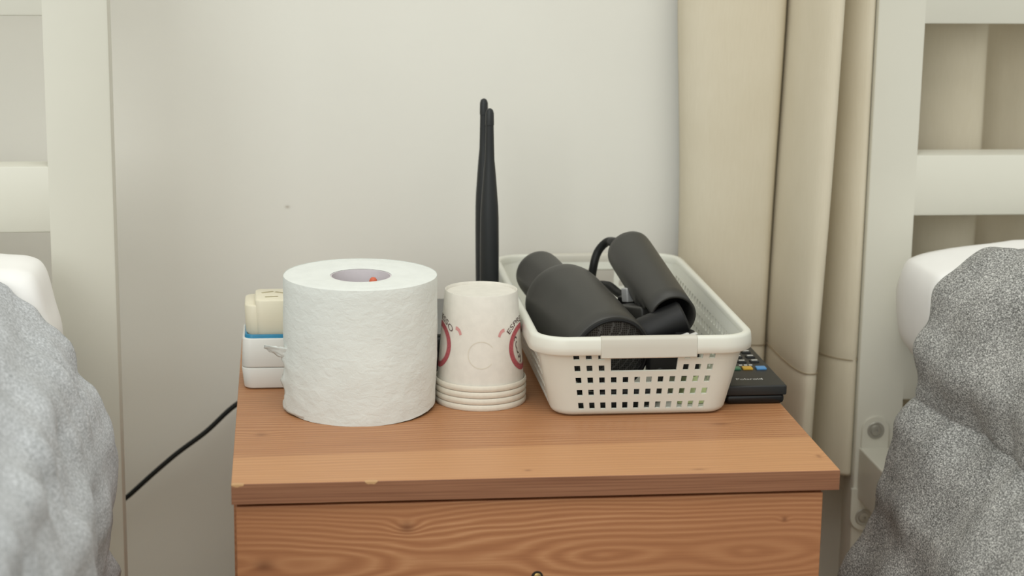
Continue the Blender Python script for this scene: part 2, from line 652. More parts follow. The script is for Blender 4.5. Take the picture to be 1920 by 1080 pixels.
# orange-tipped stick standing inside the roll's core
SB, STP = Vector((0.0525, 1.3300, T + 0.0002)), Vector((0.0612, 1.3360, 0.5937))
SD = STP - SB
st = thing('orange_stick', SB, 'slim stick with rounded orange tip standing inside the toilet roll core', 'stick')
lathe('shaft', SB, SD, [(0, 0.0018), (0.0005, 0.0022), (SD.length - 0.010, 0.0022)], M['white_pl'], st, 20)
lathe('tip', SB + SD.normalized() * (SD.length - 0.0122), SD,
      [(0, 0.0029), (0.009, 0.0029), (0.0108, 0.0024), (0.0119, 0.0014), (0.0122, 0.0003)], M['orange'], st, 20)

# ------------------------------------------------------------------ paper cups, nested upside down
CC = Vector((0.1378, 1.352, T))
CH, CRB, CRT = 0.0670, 0.0328, 0.0257      # height, mouth radius (down), base radius (up)
DZ = 0.0046


def cup_r(h):
    return CRB - 0.0016 + (CRT - CRB + 0.0016) * h / CH


cups = []
labels = ['upside-down white paper cup with pinkish-red ring logos, topmost of the stack',
          'white paper cup showing only its rolled rim, directly beneath the topmost printed cup',
          'white paper cup showing only its rolled rim, second from the bottom of the stack',
          'white paper cup at the bottom of the stack, its rim resting on the nightstand']
src = None
for i in range(4):
    zoff = DZ * (3 - i)
    if src is None:
        c = thing('paper_cup', CC + Vector((0, 0, zoff)), labels[0], 'cup', 'nested paper cups')
        b = CC + Vector((0, 0, zoff))
        lathe('body', b, (0, 0, 1), [(0.0006, cup_r(0) - 0.0003), (0.002, cup_r(0.002)), (CH * .33, cup_r(CH * .33)), (CH * .66, cup_r(CH * .66)), (CH - 0.0006, cup_r(CH)),
                                      (CH, CRT - 0.0003), (CH, CRT - 0.0007), (CH - 0.0022, CRT - 0.0009)], M['cup'], c, 96, False, False)
        lathe('base_disc', b, (0, 0, 1), [(CH - 0.0026, CRT - 0.0008), (CH - 0.0020, CRT - 0.0011), (CH - 0.0018, 0.004)], M['cup'], c, 64)
        prof = [(0.0022 + 0.0022 * math.sin(a), CRB - 0.0009 + 0.0009 * math.cos(a)) for a in [2 * PI * q / 14 for q in range(15)]]
        lathe('rolled_rim', b, (0, 0, 1), prof, M['cup_rim'], c, 96, False, False)
        src = c
    else:
        c = src.copy()
        COL.objects.link(c)
        c.location = CC + Vector((0, 0, zoff))
        c['label'] = labels[i]
        for ch in [q for q in src.children]:
            k = ch.copy()
            COL.objects.link(k)
            k.parent = c
    cups.append(c)
# printing on the topmost cup (wrapped on the cone)
cup0 = cups[0]
CB = CC + Vector((0, 0, DZ * 3))


def wrap(p2, ang, h0, off=0.00022):
    """p2 = (along, up) metres on the cup wall; ang = direction of the print's centre"""
    h = h0 + p2[1]
    r = cup_r(h) + off
    a = ang + p2[0] / r
    return CB + Vector((math.cos(a) * r, math.sin(a) * r, h))


def printed(name, v2, fs, mat, ang, h0, off=0.00022):
    return mesh(name, [wrap(p, ang, h0, off) for p in v2], fs, mat, cup0, False, True)


def ring2(r0, r1, a0=0, a1=2 * PI, seg=64, cx=0, cy=0, sy=1.0):
    v2, fs = [], []
    for k in range(seg + 1):
        a = a0 + (a1 - a0) * k / seg
        v2 += [(cx + r0 * math.cos(a), cy + r0 * math.sin(a) * sy), (cx + r1 * math.cos(a), cy + r1 * math.sin(a) * sy)]
    for k in range(seg):
        fs.append((2 * k, 2 * k + 1, 2 * k + 3, 2 * k + 2))
    return v2, fs


VIEW = math.atan2(-CC.y, -CC.x)         # direction from cup to camera
for ang, sd in ((VIEW + math.radians(76), 1), (VIEW - math.radians(79), -1)):
    h0 = 0.0275 if sd > 0 else 0.0285
    v2, fs = ring2(0.0128, 0.0166)
    printed('ring_logo', v2, fs, M['ink_red'], ang, h0)
    v2, fs = ring2(0.0122, 0.0126)
    printed('inner_ring', v2, fs, M['ink_pink'], ang, h0)
    for k in range(5):                  # dark brush strokes inside the ring
        v2, fs = ring2(0.0012, 0.0019, 0.4 + k, 3.2 + k, 12, -0.0085 + 0.0012 * k, 0.006 - 0.0035 * k, 1.5)
        printed('brush_mark', v2, fs, M['ink_dark'], ang, h0)
    # arched lettering over the logo
    tv, tf = text_mesh('ESPRESSO', 0.0056)
    R0 = 0.0215
    v2 = []
    for v in tv:
        th = PI / 2 - v.x / R0 * 1.55
        v2.append(((R0 + v.y) * math.cos(th), (R0 + v.y) * math.sin(th) - 0.002))
    printed('lettering', v2, tf, M['ink_dark'], ang, h0)
    for s2 in (-1, 1):                  # little pink curls at both ends of the arch
        v2, fs = ring2(0.0040, 0.0058, 0.35 if s2 > 0 else 1.55, 1.6 if s2 > 0 else 2.8, 12, 0.0195 * s2, 0.0085, 1.35)
        printed('curl_mark', v2, fs, M['ink_pink'], ang, h0)
v2, fs = ring2(0.0092, 0.0097, 0.6, 5.6)
printed('faint_mark', v2, fs, M['ink_faint'], VIEW + 0.02, 0.026)

# ------------------------------------------------------------------ router
rt = thing('wifi_router', (0.118, 1.458, T), 'black wifi router with two tall antennas behind the paper cups', 'router')
box('body', 0.077, 0.1455, 1.398, 1.518, T + 0.0015, T + 0.0345, M['black'], rt, 0.004, 3)
box('lid', 0.079, 0.1435, 1.400, 1.516, T + 0.0335, T + 0.0362, M['router_top'], rt, 0.001, 2)
for fx in (0.083, 0.139):
    for fy in (1.405, 1.511):
        lathe('foot', (fx, fy, T), (0, 0, 1), [(0, 0.004), (0.0025, 0.004)], M['cable'], rt, 16)
for (ax, ay, lean) in ((0.1542, 1.450, -0.009), (0.1568, 1.508, -0.016)):
    b = Vector((ax, ay, T + 0.022))
    tp = Vector((ax + lean * 0.16, ay, 0.6958))
    L = (tp - b).length
    an = lathe('antenna', b, tp - b, [(0, 0.0055), (0.002, 0.0070), (0.012, 0.0070), (0.045, 0.0072), (0.070, 0.0072), (0.090, 0.0070), (0.100, 0.0066),
                                       (0.113, 0.0056), (0.126, 0.0046), (0.135, 0.0037), (0.145, 0.0034), (L - 0.0125, 0.0030)], M['antenna'], rt, 28)
    lathe('antenna_tip', b + (tp - b).normalized() * (L - 0.0125), tp - b, [(-0.0003, 0.0027), (0.0002, 0.0033), (0.009, 0.0031), (0.0115, 0.0023), (0.0125, 0.0008)], M['antenna'], an, 24)
    lathe('hinge', (0.1455, ay, T + 0.0225), (1, 0, 0), [(-0.001, 0.0052), (0.0085, 0.0052), (0.0095, 0.0042)], M['black'], an, 24)

# ------------------------------------------------------------------ basket
BX, BY = 0.2452, 1.4292
bk = thing('plastic_basket', (BX, BY, T), 'cream perforated plastic basket with rounded rim holding a black hair dryer', 'basket')
ZB, ZT = T + 0.0004, T + 0.0565


def bdim(z):
    f = (z - ZB) / (ZT - ZB)
    return 0.0610 + 0.0128 * f, 0.1265 + 0.0120 * f, 0.0150 + 0.004 * f


COLS_X = [(-5.5 + i) * 0.00888 for i in range(12)]
COLS_Y = [(-11.5 + i) * 0.00888 for i in range(24)]
HW = 0.00215


def side_marks(cols, half):
    """positions along a straight side with flags: list of (pos, hole_index of the span that starts here or None)"""
    out = [(-half, None)]
    for i, c in enumerate(cols):
        out += [(c - HW, i), (c + HW, None)]
    return out


def perimeter(z, inset=0.0):
    hx, hy, r = bdim(z)
    hx -= inset; hy -= inset; r = max(0.002, r - inset)
    f = (hx - r) / 0.0545
    g = (hy - r) / 0.1135
    P, flag = [], []
    sides = [('f', COLS_X, 0), ('r', COLS_Y, 1), ('b', COLS_X, 2), ('l', COLS_Y, 3)]
    for nm, cols, q in sides:
        lx = hx - r if q in (0, 2) else hy - r
        k = f if q in (0, 2) else g
        for pos, hole in side_marks(cols, 0):
            s = -lx if hole is None and pos == 0 else pos * k
            if q == 0: p = (BX + s, BY - hy)
            elif q == 1: p = (BX + hx, BY + s)
            elif q == 2: p = (BX - s, BY + hy)
            else: p = (BX - hx, BY - s)
            P.append(p)
            flag.append((nm, hole))
        # corner
        cx = hx - r if q in (0, 1) else -(hx - r)
        cy = -(hy - r) if q in (0, 3) else hy - r
        a0 = -PI / 2 + q * PI / 2
        for i in range(0, 8):
            a = a0 + (PI / 2) * i / 8
            P.append((BX + cx + r * math.cos(a), BY + cy + r * math.sin(a)))
            flag.append((nm + 'c', None))
    return P, flag


rows = [(T + 0.0055, T + 0.0106), (T + 0.0158, T + 0.0205), (T + 0.0250, T + 0.0297), (T + 0.0340, T + 0.0387), (T + 0.0428, T + 0.0475)]
levels = [(ZB, 0.0050), (ZB + 0.0006, 0.0022), (ZB + 0.0020, 0.0006), (ZB + 0.0038, 0.0)]
lv_row = [None] * len(levels)
for i, (a, b) in enumerate(rows):
    levels += [(a, 0.0), (b, 0.0)]
    lv_row += [i, None]
levels += [(ZT, 0.0)]
lv_row += [None]
vs_, fs = [], []
for z, ins in levels:
    P, flag = perimeter(z, ins)
    vs_ += [Vector((p[0], p[1], z)) for p in P]
NP = len(flag)
for i in range(len(levels) - 1):
    rw = lv_row[i]
    za, zb = levels[i][0], levels[i + 1][0]
    for k in range(NP):
        nm, hole = flag[k]
        k2 = (k + 1) % NP
        if rw is not None and hole is not None and not (nm in 'fb' and rw >= 3 and 3 <= hole <= 8):
            continue
        # grip opening in both short ends
        if nm in ('f', 'b') and za >= rows[3][0] - 1e-6 and zb <= rows[4][1] + 1e-6:
            base_k = [q for q in range(NP) if flag[q][0] == nm]
            holes = [flag[q][1] for q in base_k]
            lo = base_k[holes.index(3)]
            hi = base_k[holes.index(8)]
            if lo <= k <= hi:
                continue
        fs.append((i * NP + k, i * NP + k2, (i + 1) * NP + k2, (i + 1) * NP + k))
fs.append(tuple(range(NP))[::-1])
bb = mesh('basket_body', vs_, fs, M['basket'], bk, True, True)
solidify(bb, 0.0017, -1)
sharp(bb, 30)
wn = bb.modifiers.new('crisp', 'EDGE_SPLIT')
wn.split_angle = math.radians(40)

RIMP = [(-0.0020, 0.0540), (-0.0020, 0.0585), (-0.0012, 0.0597), (0.0000, 0.0602), (0.0022, 0.0600), (0.0034, 0.0592), (0.0040, 0.0578),
        (0.0044, 0.0530), (0.0044, 0.0485), (0.0036, 0.0478), (0.0030, 0.0484), (0.0028, 0.0545), (0.0004, 0.0545)]


def rim_loop(off):
    hx, hy, r = bdim(ZT)
    hx += off; hy += off; r = r + off + 0.002
    pts = []
    for q in range(4):
        cx = hx - r if q in (0, 1) else -(hx - r)
        cy = -(hy - r) if q in (0, 3) else hy - r
        a0 = -PI / 2 + q * PI / 2
        for i in range(13):
            a = a0 + (PI / 2) * i / 12
            pts.append((BX + cx + r * math.cos(a), BY + cy + r * math.sin(a)))
    return pts


vs_, fs = [], []
for off, h in RIMP:
    vs_ += [Vector((p[0], p[1], T + h)) for p in rim_loop(off)]
NL = len(rim_loop(0))
for i in range(len(RIMP)):
    i2 = (i + 1) % len(RIMP)
    for k in range(NL):
        k2 = (k + 1) % NL
        fs.append((i * NL + k, i * NL + k2, i2 * NL + k2, i2 * NL + k))
o = mesh('rim', vs_, fs, M['basket'], bk)
sharp(o, 50)
for sgn in (-1, 1):
    vs_, fs = [], []
    gp = [(a + (0.0006 if a > 0 else -0.0003), h + (0.0004 if h > 0.056 else (-0.0022 if h < 0.05 else 0))) for a, h in RIMP]
    xs = [0.2135, 0.2140, 0.2800, 0.2805]
    for ix, xx in enumerate(xs):
        sh = 0.0 if ix in (1, 2) else 0.0005
        for a, h in gp:
            hy = bdim(ZT)[1]
            vs_.append(Vector((xx, BY + sgn * (hy + a - (sh if a > 0 else 0)), T + h - (sh if h > 0.056 else 0))))
    n_ = len(gp)
    for i in range(len(xs) - 1):
        for k in range(n_):
            k2 = (k + 1) % n_
            fs.append((i * n_ + k, i * n_ + k2, (i + 1) * n_ + k2, (i + 1) * n_ + k))
    fs += [tuple(range(n_)), tuple(range(3 * n_, 4 * n_))]
    o = mesh('grip', vs_, fs, M['grip'], bk)
    sharp(o, 40)

# pale packet lying in the basket
FLR = T + 0.0024
vs_, fs = [], []
for i in range(13):
    for j in range(9):
        u, v = i / 12, j / 8
        hgt = 0.0165 * (math.sin(PI * u) ** 0.5) * (math.sin(PI * v) ** 0.5) + 0.0008 * nz(u * 9, v * 7)
        vs_.append(Vector((0.2755 + 0.0265 * v, 1.322 + 0.075 * u, FLR + 0.0004 + max(0, hgt))))
for i in range(12):
    for j in range(8):
        q = i * 9 + j
        fs.append((q, q + 1, q + 10, q + 9))
n_ = len(vs_)
vs_ += [Vector((v.x, v.y, FLR + 0.0001)) for v in vs_]
fs += [tuple(n_ + k for k in f[::-1]) for f in fs]
border = [j for j in range(9)] + [i * 9 + 8 for i in range(1, 13)] + [12 * 9 + j for j in range(7, -1, -1)] + [i * 9 for i in range(11, 0, -1)]
for k in range(len(border)):
    a, b = border[k], border[(k + 1) % len(border)]
    fs.append((a, b, n_ + b, n_ + a))
o = mesh('packet', vs_, fs, M['packet'])
tag(o, 'pale green packet on the basket floor, seen through the basket holes', 'packet')

# ------------------------------------------------------------------ hair dryer
F = Vector((0.2268, 1.3255, 0.5378))
B = Vector((0.2035, 1.4350, 0.5572))
ax = (B - F).normalized()
hd = thing('hair_dryer', (0.225, 1.36, FLR), 'charcoal folding hair dryer lying in the cream basket, handle folded beside barrel', 'hair dryer')
barrel = lathe('barrel', F, ax, [(-0.0010, 0.0268), (0.0, 0.0288), (0.0025, 0.0302), (0.010, 0.0305), (0.060, 0.0306), (0.090, 0.0304), (0.098, 0.0298),
                                  (0.104, 0.0283), (0.1085, 0.0258), (0.1115, 0.0222), (0.1120, 0.0180)], M['dryer'], hd, 72, False, True)
lathe('end_ring', F, ax, [(0.0010, 0.0262), (-0.0016, 0.0262), (-0.0020, 0.0272), (-0.0014, 0.0286), (0.0006, 0.0290)], M['dryer_dark'], hd, 72, False, False)
lathe('intake_grille', F, ax, [(0.0008, 0.0264), (-0.0002, 0.020), (-0.0010, 0.010), (-0.0012, 0.001)], M['grille'], hd, 48, False, True)
nz_ = lathe('nozzle', F + ax * 0.1110, ax, [(0, 0.0178), (0.0020, 0.0196), (0.006, 0.0192), (0.042, 0.0184), (0.046, 0.0180), (0.0480, 0.0166), (0.0480, 0.0150), (0.038, 0.0148)], M['dryer'], hd, 56, False, True)
Hn = Vector((0.2758, 1.352, 0.5580))
Hf = Vector((0.2612, 1.462, 0.5862))
hx_ = (Hn - Hf).normalized()
HL = (Hn - Hf).length
# handle: closed rounded far end, hollow near end with a side slot for the hinge
d, u, w = frame(hx_)
if u.x < 0:
    u, w = -u, w
    w = u.cross(d) if u.cross(d).z > 0 else -u.cross(d)
HR = 0.0175
prof = [(0.0, 0.004), (0.0010, 0.0120), (0.0028, 0.0155), (0.006, 0.0173), (0.011, HR), (0.040, HR), (0.078, HR), (0.090, HR), (0.100, HR), (HL, HR)]
SEGH = 60
vs_, fs = [], []
for t, r in prof:
    for k in range(SEGH):
        a = 2 * PI * k / SEGH
        vs_.append(Hf + d * t + (u * math.cos(a) + w * math.sin(a)) * r)
for i in range(len(prof) - 1):
    for k in range(SEGH):
        k2 = (k + 1) % SEGH
        deg = 360 * (k + .5) / SEGH
        lim = {6: (9e9, 0), 7: (178, 262), 8: (165, 275)}.get(i, (9e9, 0))
        if lim[0] < deg < lim[1]:
            continue
        fs.append((i * SEGH + k, i * SEGH + k2, (i + 1) * SEGH + k2, (i + 1) * SEGH + k))
fs.append(tuple(range(SEGH)))
hdl = mesh('handle', vs_, fs, M['dryer'], hd)
solidify(hdl, 0.0020, -1)
sharp(hdl, 60)
lathe('hinge_well', Hf + d * 0.080, d, [(0.0, 0.0156), (0.006, 0.0156)], M['dryer_dark'], hdl, 40)
# hinge arm from barrel into the hollow handle end
lathe('hinge_arm', (0.2440, 1.349, 0.5415), (0.0395, 0.000, 0.0175), [(0, 0.0125), (0.002, 0.0128), (0.034, 0.0128), (0.042, 0.0125), (0.0435, 0.011)], M['dryer_dark'], hd, 40)
# lip under the hinge
vs_, fs = [], []
lathe('hinge_cap', (0.2710, 1.3395, 0.5405), (0.9, 0.2, -0.05), [(0, 0.006), (0.003, 0.0112), (0.018, 0.0112), (0.022, 0.007)], M['dryer_dark'], hd, 32)
# cord with plug
lathe('strain_relief', Hf + u * -0.006 + w * 0.003, (-0.35, 0.9, 0.02), [(-0.004, 0.0050), (0.006, 0.0046), (0.014, 0.0036), (0.015, 0.003)], M['dryer_dark'], hdl, 24)
tube('cord', [(0.2535, 1.468, 0.5890), (0.2490, 1.480, 0.5880), (0.2425, 1.484, 0.5800), (0.2385, 1.482, 0.568), (0.2370, 1.484, 0.545), (0.2440, 1.500, 0.520), (0.268, 1.512, 0.5085),
              (0.292, 1.490, 0.5075), (0.2955, 1.440, 0.508), (0.286, 1.420, 0.512), (0.262, 1.470, 0.530), (0.240, 1.470, 0.553), (0.2450, 1.452, 0.5595), (0.2500, 1.436, 0.5575), (0.2535, 1.425, 0.5560), (0.2600, 1.400, 0.5450), (0.2700, 1.370, 0.5200), (0.2650, 1.335, 0.5075), (0.2450, 1.3130, 0.5065), (0.2050, 1.3125, 0.5065), (0.1925, 1.330, 0.5065), (0.1990, 1.345, 0.5070),
              (0.2100, 1.330, 0.5075), (0.2150, 1.3150, 0.5110), (0.2330, 1.3135, 0.5130), (0.2520, 1.3135, 0.5130), (0.2580, 1.318, 0.5200), (0.2640, 1.326, 0.5330)],
     0.0033, M['cable'], hd, 14, 8)
rot = Matrix.Rotation(math.radians(28), 3, 'Z') @ Matrix.Rotation(math.radians(-8), 3, 'X')
pl = box('plug', 0.2480, 0.2645, 1.368, 1.400, 0.5440, 0.5600, M['dryer'], hd, 0.0022, 3, rot)
box('plug_collar', 0.2478, 0.2570, 1.404, 1.416, 0.5500, 0.5610, M['dryer_dark'], pl, 0.002, 3, rot)
box('plug_clip', 0.2490, 0.2555, 1.402, 1.409, 0.5575, 0.5680, M['steel'], pl, 0.0008, 2, rot)
for k, (px_, py_, pz_) in enumerate(((0.2770, 1.322, 0.5515), (0.2835, 1.325, 0.5510))):
    lathe('pin', (px_, py_, pz_), (0.8, 0.5, 0.12), [(-0.003, 0.0015), (0.005, 0.0015), (0.006, 0.0010)], M['steel'], pl, 16)
box('pin_block', 0.2535, 0.290, 1.320, 1.336, 0.522, 0.5505, M['dryer_dark'], pl, 0.003, 3)

# ------------------------------------------------------------------ remote control
rc = thing('remote_control', (0.331, 1.40, T), 'black remote control with coloured buttons beside the cream basket', 'remote')
RX0, RX1, RY0, RY1 = 0.3095, 0.3545, 1.3235, 1.490
lower = box('lower_shell', RX0 + 0.0012, RX1 - 0.0012, RY0 + 0.0012, RY1 - 0.001, T + 0.0002, T + 0.0075, M['remote_low'], rc, 0.0028, 3)
upper = box('upper_shell', RX0, RX1, RY0, RY1, T + 0.0068, T + 0.0142, M['remote'], rc, 0.0013, 3)
ZR = T + 0.0142
for kx, mt, lb in ((0.3170, 'redkey', 'red button'), (0.3270, 'green', 'green button'), (0.3360, 'yellow', 'yellow button'), (0.3462, 'keyblue', 'light blue button')):
    o = box('button', kx - 0.0038, kx + 0.0038, 1.3655, 1.3725, ZR - 0.0004, ZR + 0.0015, M[mt], rc, 0.0007, 2)
    o['label'] = lb
for r_ in range(7):
    for c_ in range(4):
        kx = 0.3170 + c_ * 0.0097
        ky = 1.389 + r_ * 0.0138
        o = box('button', kx - 0.0034, kx + 0.0034, ky - 0.0032, ky + 0.0032, ZR - 0.0004, ZR + 0.0013, M['key'], rc, 0.0008, 2)
        box('key_print', kx - 0.0022, kx + 0.0022, ky - 0.0011, ky + 0.0009, ZR + 0.0012, ZR + 0.00145, M['print'], o)
for kx in (0.3335, 0.3372, 0.341):
    box('key_print', kx - 0.0012, kx + 0.0012, 1.3785, 1.3805, ZR - 0.0002, ZR + 0.0003, M['print'], upper)
tv, tf = text_mesh('Polaroid', 0.0060)
mesh('lettering', [Vector((0.3310 + v.x * 0.98, 1.3408 + v.y, ZR + 0.00012)) for v in tv], tf, M['print'], upper, False, True)

# ------------------------------------------------------------------ charger block with plug adapter
cg = thing('charger_block', (-0.006, 1.412, T), 'white two-tier charger block with blue-lined socket beside the toilet roll', 'charger')


def rbox(name, x0, x1, y0, y1, z0, z1, r, mat, parent, ins0=0.0, ins1=0.0, hole=None, edge=0.0015):
    """upright block with rounded plan corners; ins0/ins1 shrink bottom/top"""
    def loop(z, ins, rr):
        pts = []
        for q in range(4):
            cx = (x1 - ins - rr) if q in (0, 1) else (x0 + ins + rr)
            cy = (y0 + ins + rr) if q in (0, 3) else (y1 - ins - rr)
            a0 = -PI / 2 + q * PI / 2
            for i in range(9):
                a = a0 + PI / 2 * i / 8
                pts.append(Vector((cx + rr * math.cos(a), cy + rr * math.sin(a), z)))
        return pts
    L = [loop(z0, ins0 + edge, max(0.0005, r - edge)), loop(z0 + edge * .3, ins0 + edge * .3, r), loop(z0 + edge, ins0, r), loop(z1 - edge, ins1, r),
         loop(z1 - edge * .3, ins1 + edge * .3, r), loop(z1, ins1 + edge, max(0.0005, r - edge))]
    if hole:
        L += [loop(z1, ins1 + hole[0], r * .8), loop(z1 - hole[1], ins1 + hole[0], r * .8)]
    vs_ = [p for l in L for p in l]
    n_ = len(L[0])
    fs = []
    for i in range(len(L) - 1):
        for k in range(n_):
            k2 = (k + 1) % n_
            fs.append((i * n_ + k, i * n_ + k2, (i + 1) * n_ + k2, (i + 1) * n_ + k))
    fs.append(tuple(range(n_))[::-1])
    fs.append(tuple(range((len(L) - 1) * n_, len(L) * n_)))
    o = mesh(name, vs_, fs, mat, parent)
    sharp(o, 50)
    return o


box('base_foot', -0.0265, 0.0125, 1.392, 1.434, T, T + 0.0015, M['gap'], cg, 0.0004)
rbox('lower_case', -0.0315, 0.0175, 1.387, 1.439, T + 0.0008, T + 0.0162, 0.007, M['white_pl'], cg, 0.0016, 0.0, None, 0.0006)
rbox('upper_case', -0.0315, 0.0175, 1.387, 1.439, T + 0.0166, T + 0.0378, 0.007, M['white_pl'], cg, 0.0, 0.0008, (0.0016, 0.006), 0.0008)
rbox('socket_lining', -0.0296, 0.0156, 1.3889, 1.437, T + 0.0330, T + 0.0403, 0.006, M['blue'], cg, 0, 0.0006, (0.0016, 0.006), 0.0004)
pa = thing('plug_adapter', (-0.007, 1.413, T + 0.039), 'ivory plug adapter pushed into the blue-lined socket of the white charger', 'adapter')
rbox('adapter_body', -0.0290, 0.0150, 1.3945, 1.4335, T + 0.0375, T + 0.0610, 0.0075, M['ivory'], pa, 0.0008, 0.0, None, 0.0012)
rbox('adapter_face', -0.0222, 0.0085, 1.3915, 1.4300, T + 0.0375, T + 0.0655, 0.0050, M['ivory'], pa, 0.0015, 0.0006, None, 0.0014)
for k, (sx, sy, an) in enumerate(((-0.0125, 1.417, 0.5), (-0.003, 1.415, -0.6), (-0.0095, 1.402, 0.15))):
    box('socket_slot', sx - 0.0048, sx + 0.0048, sy - 0.0012, sy + 0.0012, T + 0.0651, T + 0.0657, M['slot'], pa, 0.0002, 1, Matrix.Rotation(an, 3, 'Z'))

# ------------------------------------------------------------------ wall cable
o = tube('power_cable', [(-0.150, 1.592, 0.340), (-0.133, 1.592, 0.352), (-0.112, 1.590, 0.3715), (-0.0905, 1.588, 0.3905), (-0.066, 1.588, 0.409), (-0.042, 1.588, 0.4310), (-0.015, 1.588, 0.446), (0.030, 1.588, 0.470), (0.075, 1.585, 0.510), (0.100, 1.545, 0.5105), (0.112, 1.517, 0.512)], 0.0021, M['cable'], None, 12, 8)
tag(o, 'thin black power cable sagging along the wall behind the nightstand', 'cable')

# ------------------------------------------------------------------ curtain
ct = thing('curtain', (0.42, 1.56, 0.385), 'beige curtain hanging in soft folds beside the nightstand, stitched hem', 'curtain')
PLAN = [(0.327, 1.600), (0.329, 1.580), (0.341, 1.566), (0.362, 1.560), (0.383, 1.557), (0.397, 1.556), (0.4025, 1.563), (0.4005, 1.580), (0.3990, 1.592),
        (0.4035, 1.590), (0.4060, 1.560), (0.4060, 1.525), (0.4080, 1.490), (0.4125, 1.470), (0.4185, 1.4625), (0.4235, 1.466), (0.4245, 1.485), (0.4245, 1.525),
        (0.4262, 1.552), (0.4300, 1.558), (0.4345, 1.545), (0.4400, 1.522), (0.4470, 1.5085), (0.4550, 1.5025), (0.4594, 1.5050), (0.4602, 1.516), (0.4602, 1.534), (0.4630, 1.545), (0.4720, 1.552), (0.4860, 1.560), (0.5050, 1.568), (0.5300, 1.566),
        (0.5520, 1.562), (0.5650, 1.560), (0.5735, 1.564), (0.5740, 1.580), (0.5760, 1.598), (0.5860, 1.604), (0.600, 1.596), (0.622, 1.570), (0.650, 1.560), (0.676, 1.572),
        (0.684, 1.596), (0.700, 1.602), (0.722, 1.575), (0.752, 1.560), (0.780, 1.575), (0.795, 1.600)]
path = catmull([Vector((a, b, 0)) for a, b in PLAN], 6)
ZS, ZBT = 0.4835, 0.386
zl = [ZBT, 0.3885, 0.395, 0.42, 0.45, 0.47, 0.480, 0.4828, 0.4842, 0.487, 0.495] + [0.51 + 0.03 * i for i in range(58)]


def cpoint(p, z):
    k = (z - 0.386) / 0.385
    kk = min(k, 2.0)
    f2 = max(0.0, 1 - abs(p.x - 0.418) / 0.03)      # second fold drifts right upwards
    free = min(1.0, max(0.0, abs(p.x - 0.457) / 0.012 - 0.35))
    x = p.x - 0.0030 * f2 + 0.0125 * f2 * (min(kk, 1.0) - 0.75) + 0.004 * f2 * max(0.0, kk - 1.0) + 0.002 * nz(p.x * 14, z * 5) * free
    left = max(0.0, 1 - (p.x - 0.327) / 0.05)
    x += 0.003 * left * (math.sin(z * 13 + 0.6)) - 0.001 * left
    yv = p.y + 0.0035 * nz(p.x * 9 + 4, z * 4.0) * free
    return Vector((x, min(1.612, yv), z))


vs_, fs = [], []
n_ = len(path)
nrm = []
for i, p in enumerate(path):
    t = path[min(i + 1, n_ - 1)] - path[max(i - 1, 0)]
    nrm.append(Vector((t.y, -t.x, 0)).normalized())
for z in zl:
    dent = 0.0005 * math.exp(-((z - ZS) / 0.0022) ** 2)
    for i, p in enumerate(path):
        vs_.append(cpoint(p, z) - nrm[i] * dent)
for j in range(len(zl) - 1):
    for i in range(n_ - 1):
        q = j * n_ + i
        fs.append((q, q + 1, q + n_ + 1, q + n_))
o = mesh('panel', vs_, fs, M['curtain'], ct)
solidify(o, 0.0011, 0)
vs_, fs = [], []
acc, last = 0.0, None
for i in range(n_ - 1):
    a, b = path[i], path[i + 1]
    m = 3
    for k in range(m):
        p = a.lerp(b, k / m)
        q_ = a.lerp(b, (k + .62) / m)
        nn = nrm[i] * 0.0011
        A, Bq = cpoint(p, ZS), cpoint(q_, ZS)
        if (A - Bq).length < 0.0002:
            continue
        base_i = len(vs_)
        for Q in (A, Bq):
            for dz in (-0.0004, 0.0004):
                vs_ += [Q + nn * 0.0 + Vector((0, 0, dz)), Q + nn * 0.9 + Vector((0, 0, dz))]
        fs += [tuple(base_i + t for t in f) for f in ((0, 1, 3, 2), (4, 6, 7, 5), (1, 5, 7, 3), (0, 4, 5, 1), (2, 3, 7, 6), (0, 2, 6, 4))]
mesh('hem_stitching', vs_, fs, M['stitch'], ct, False)

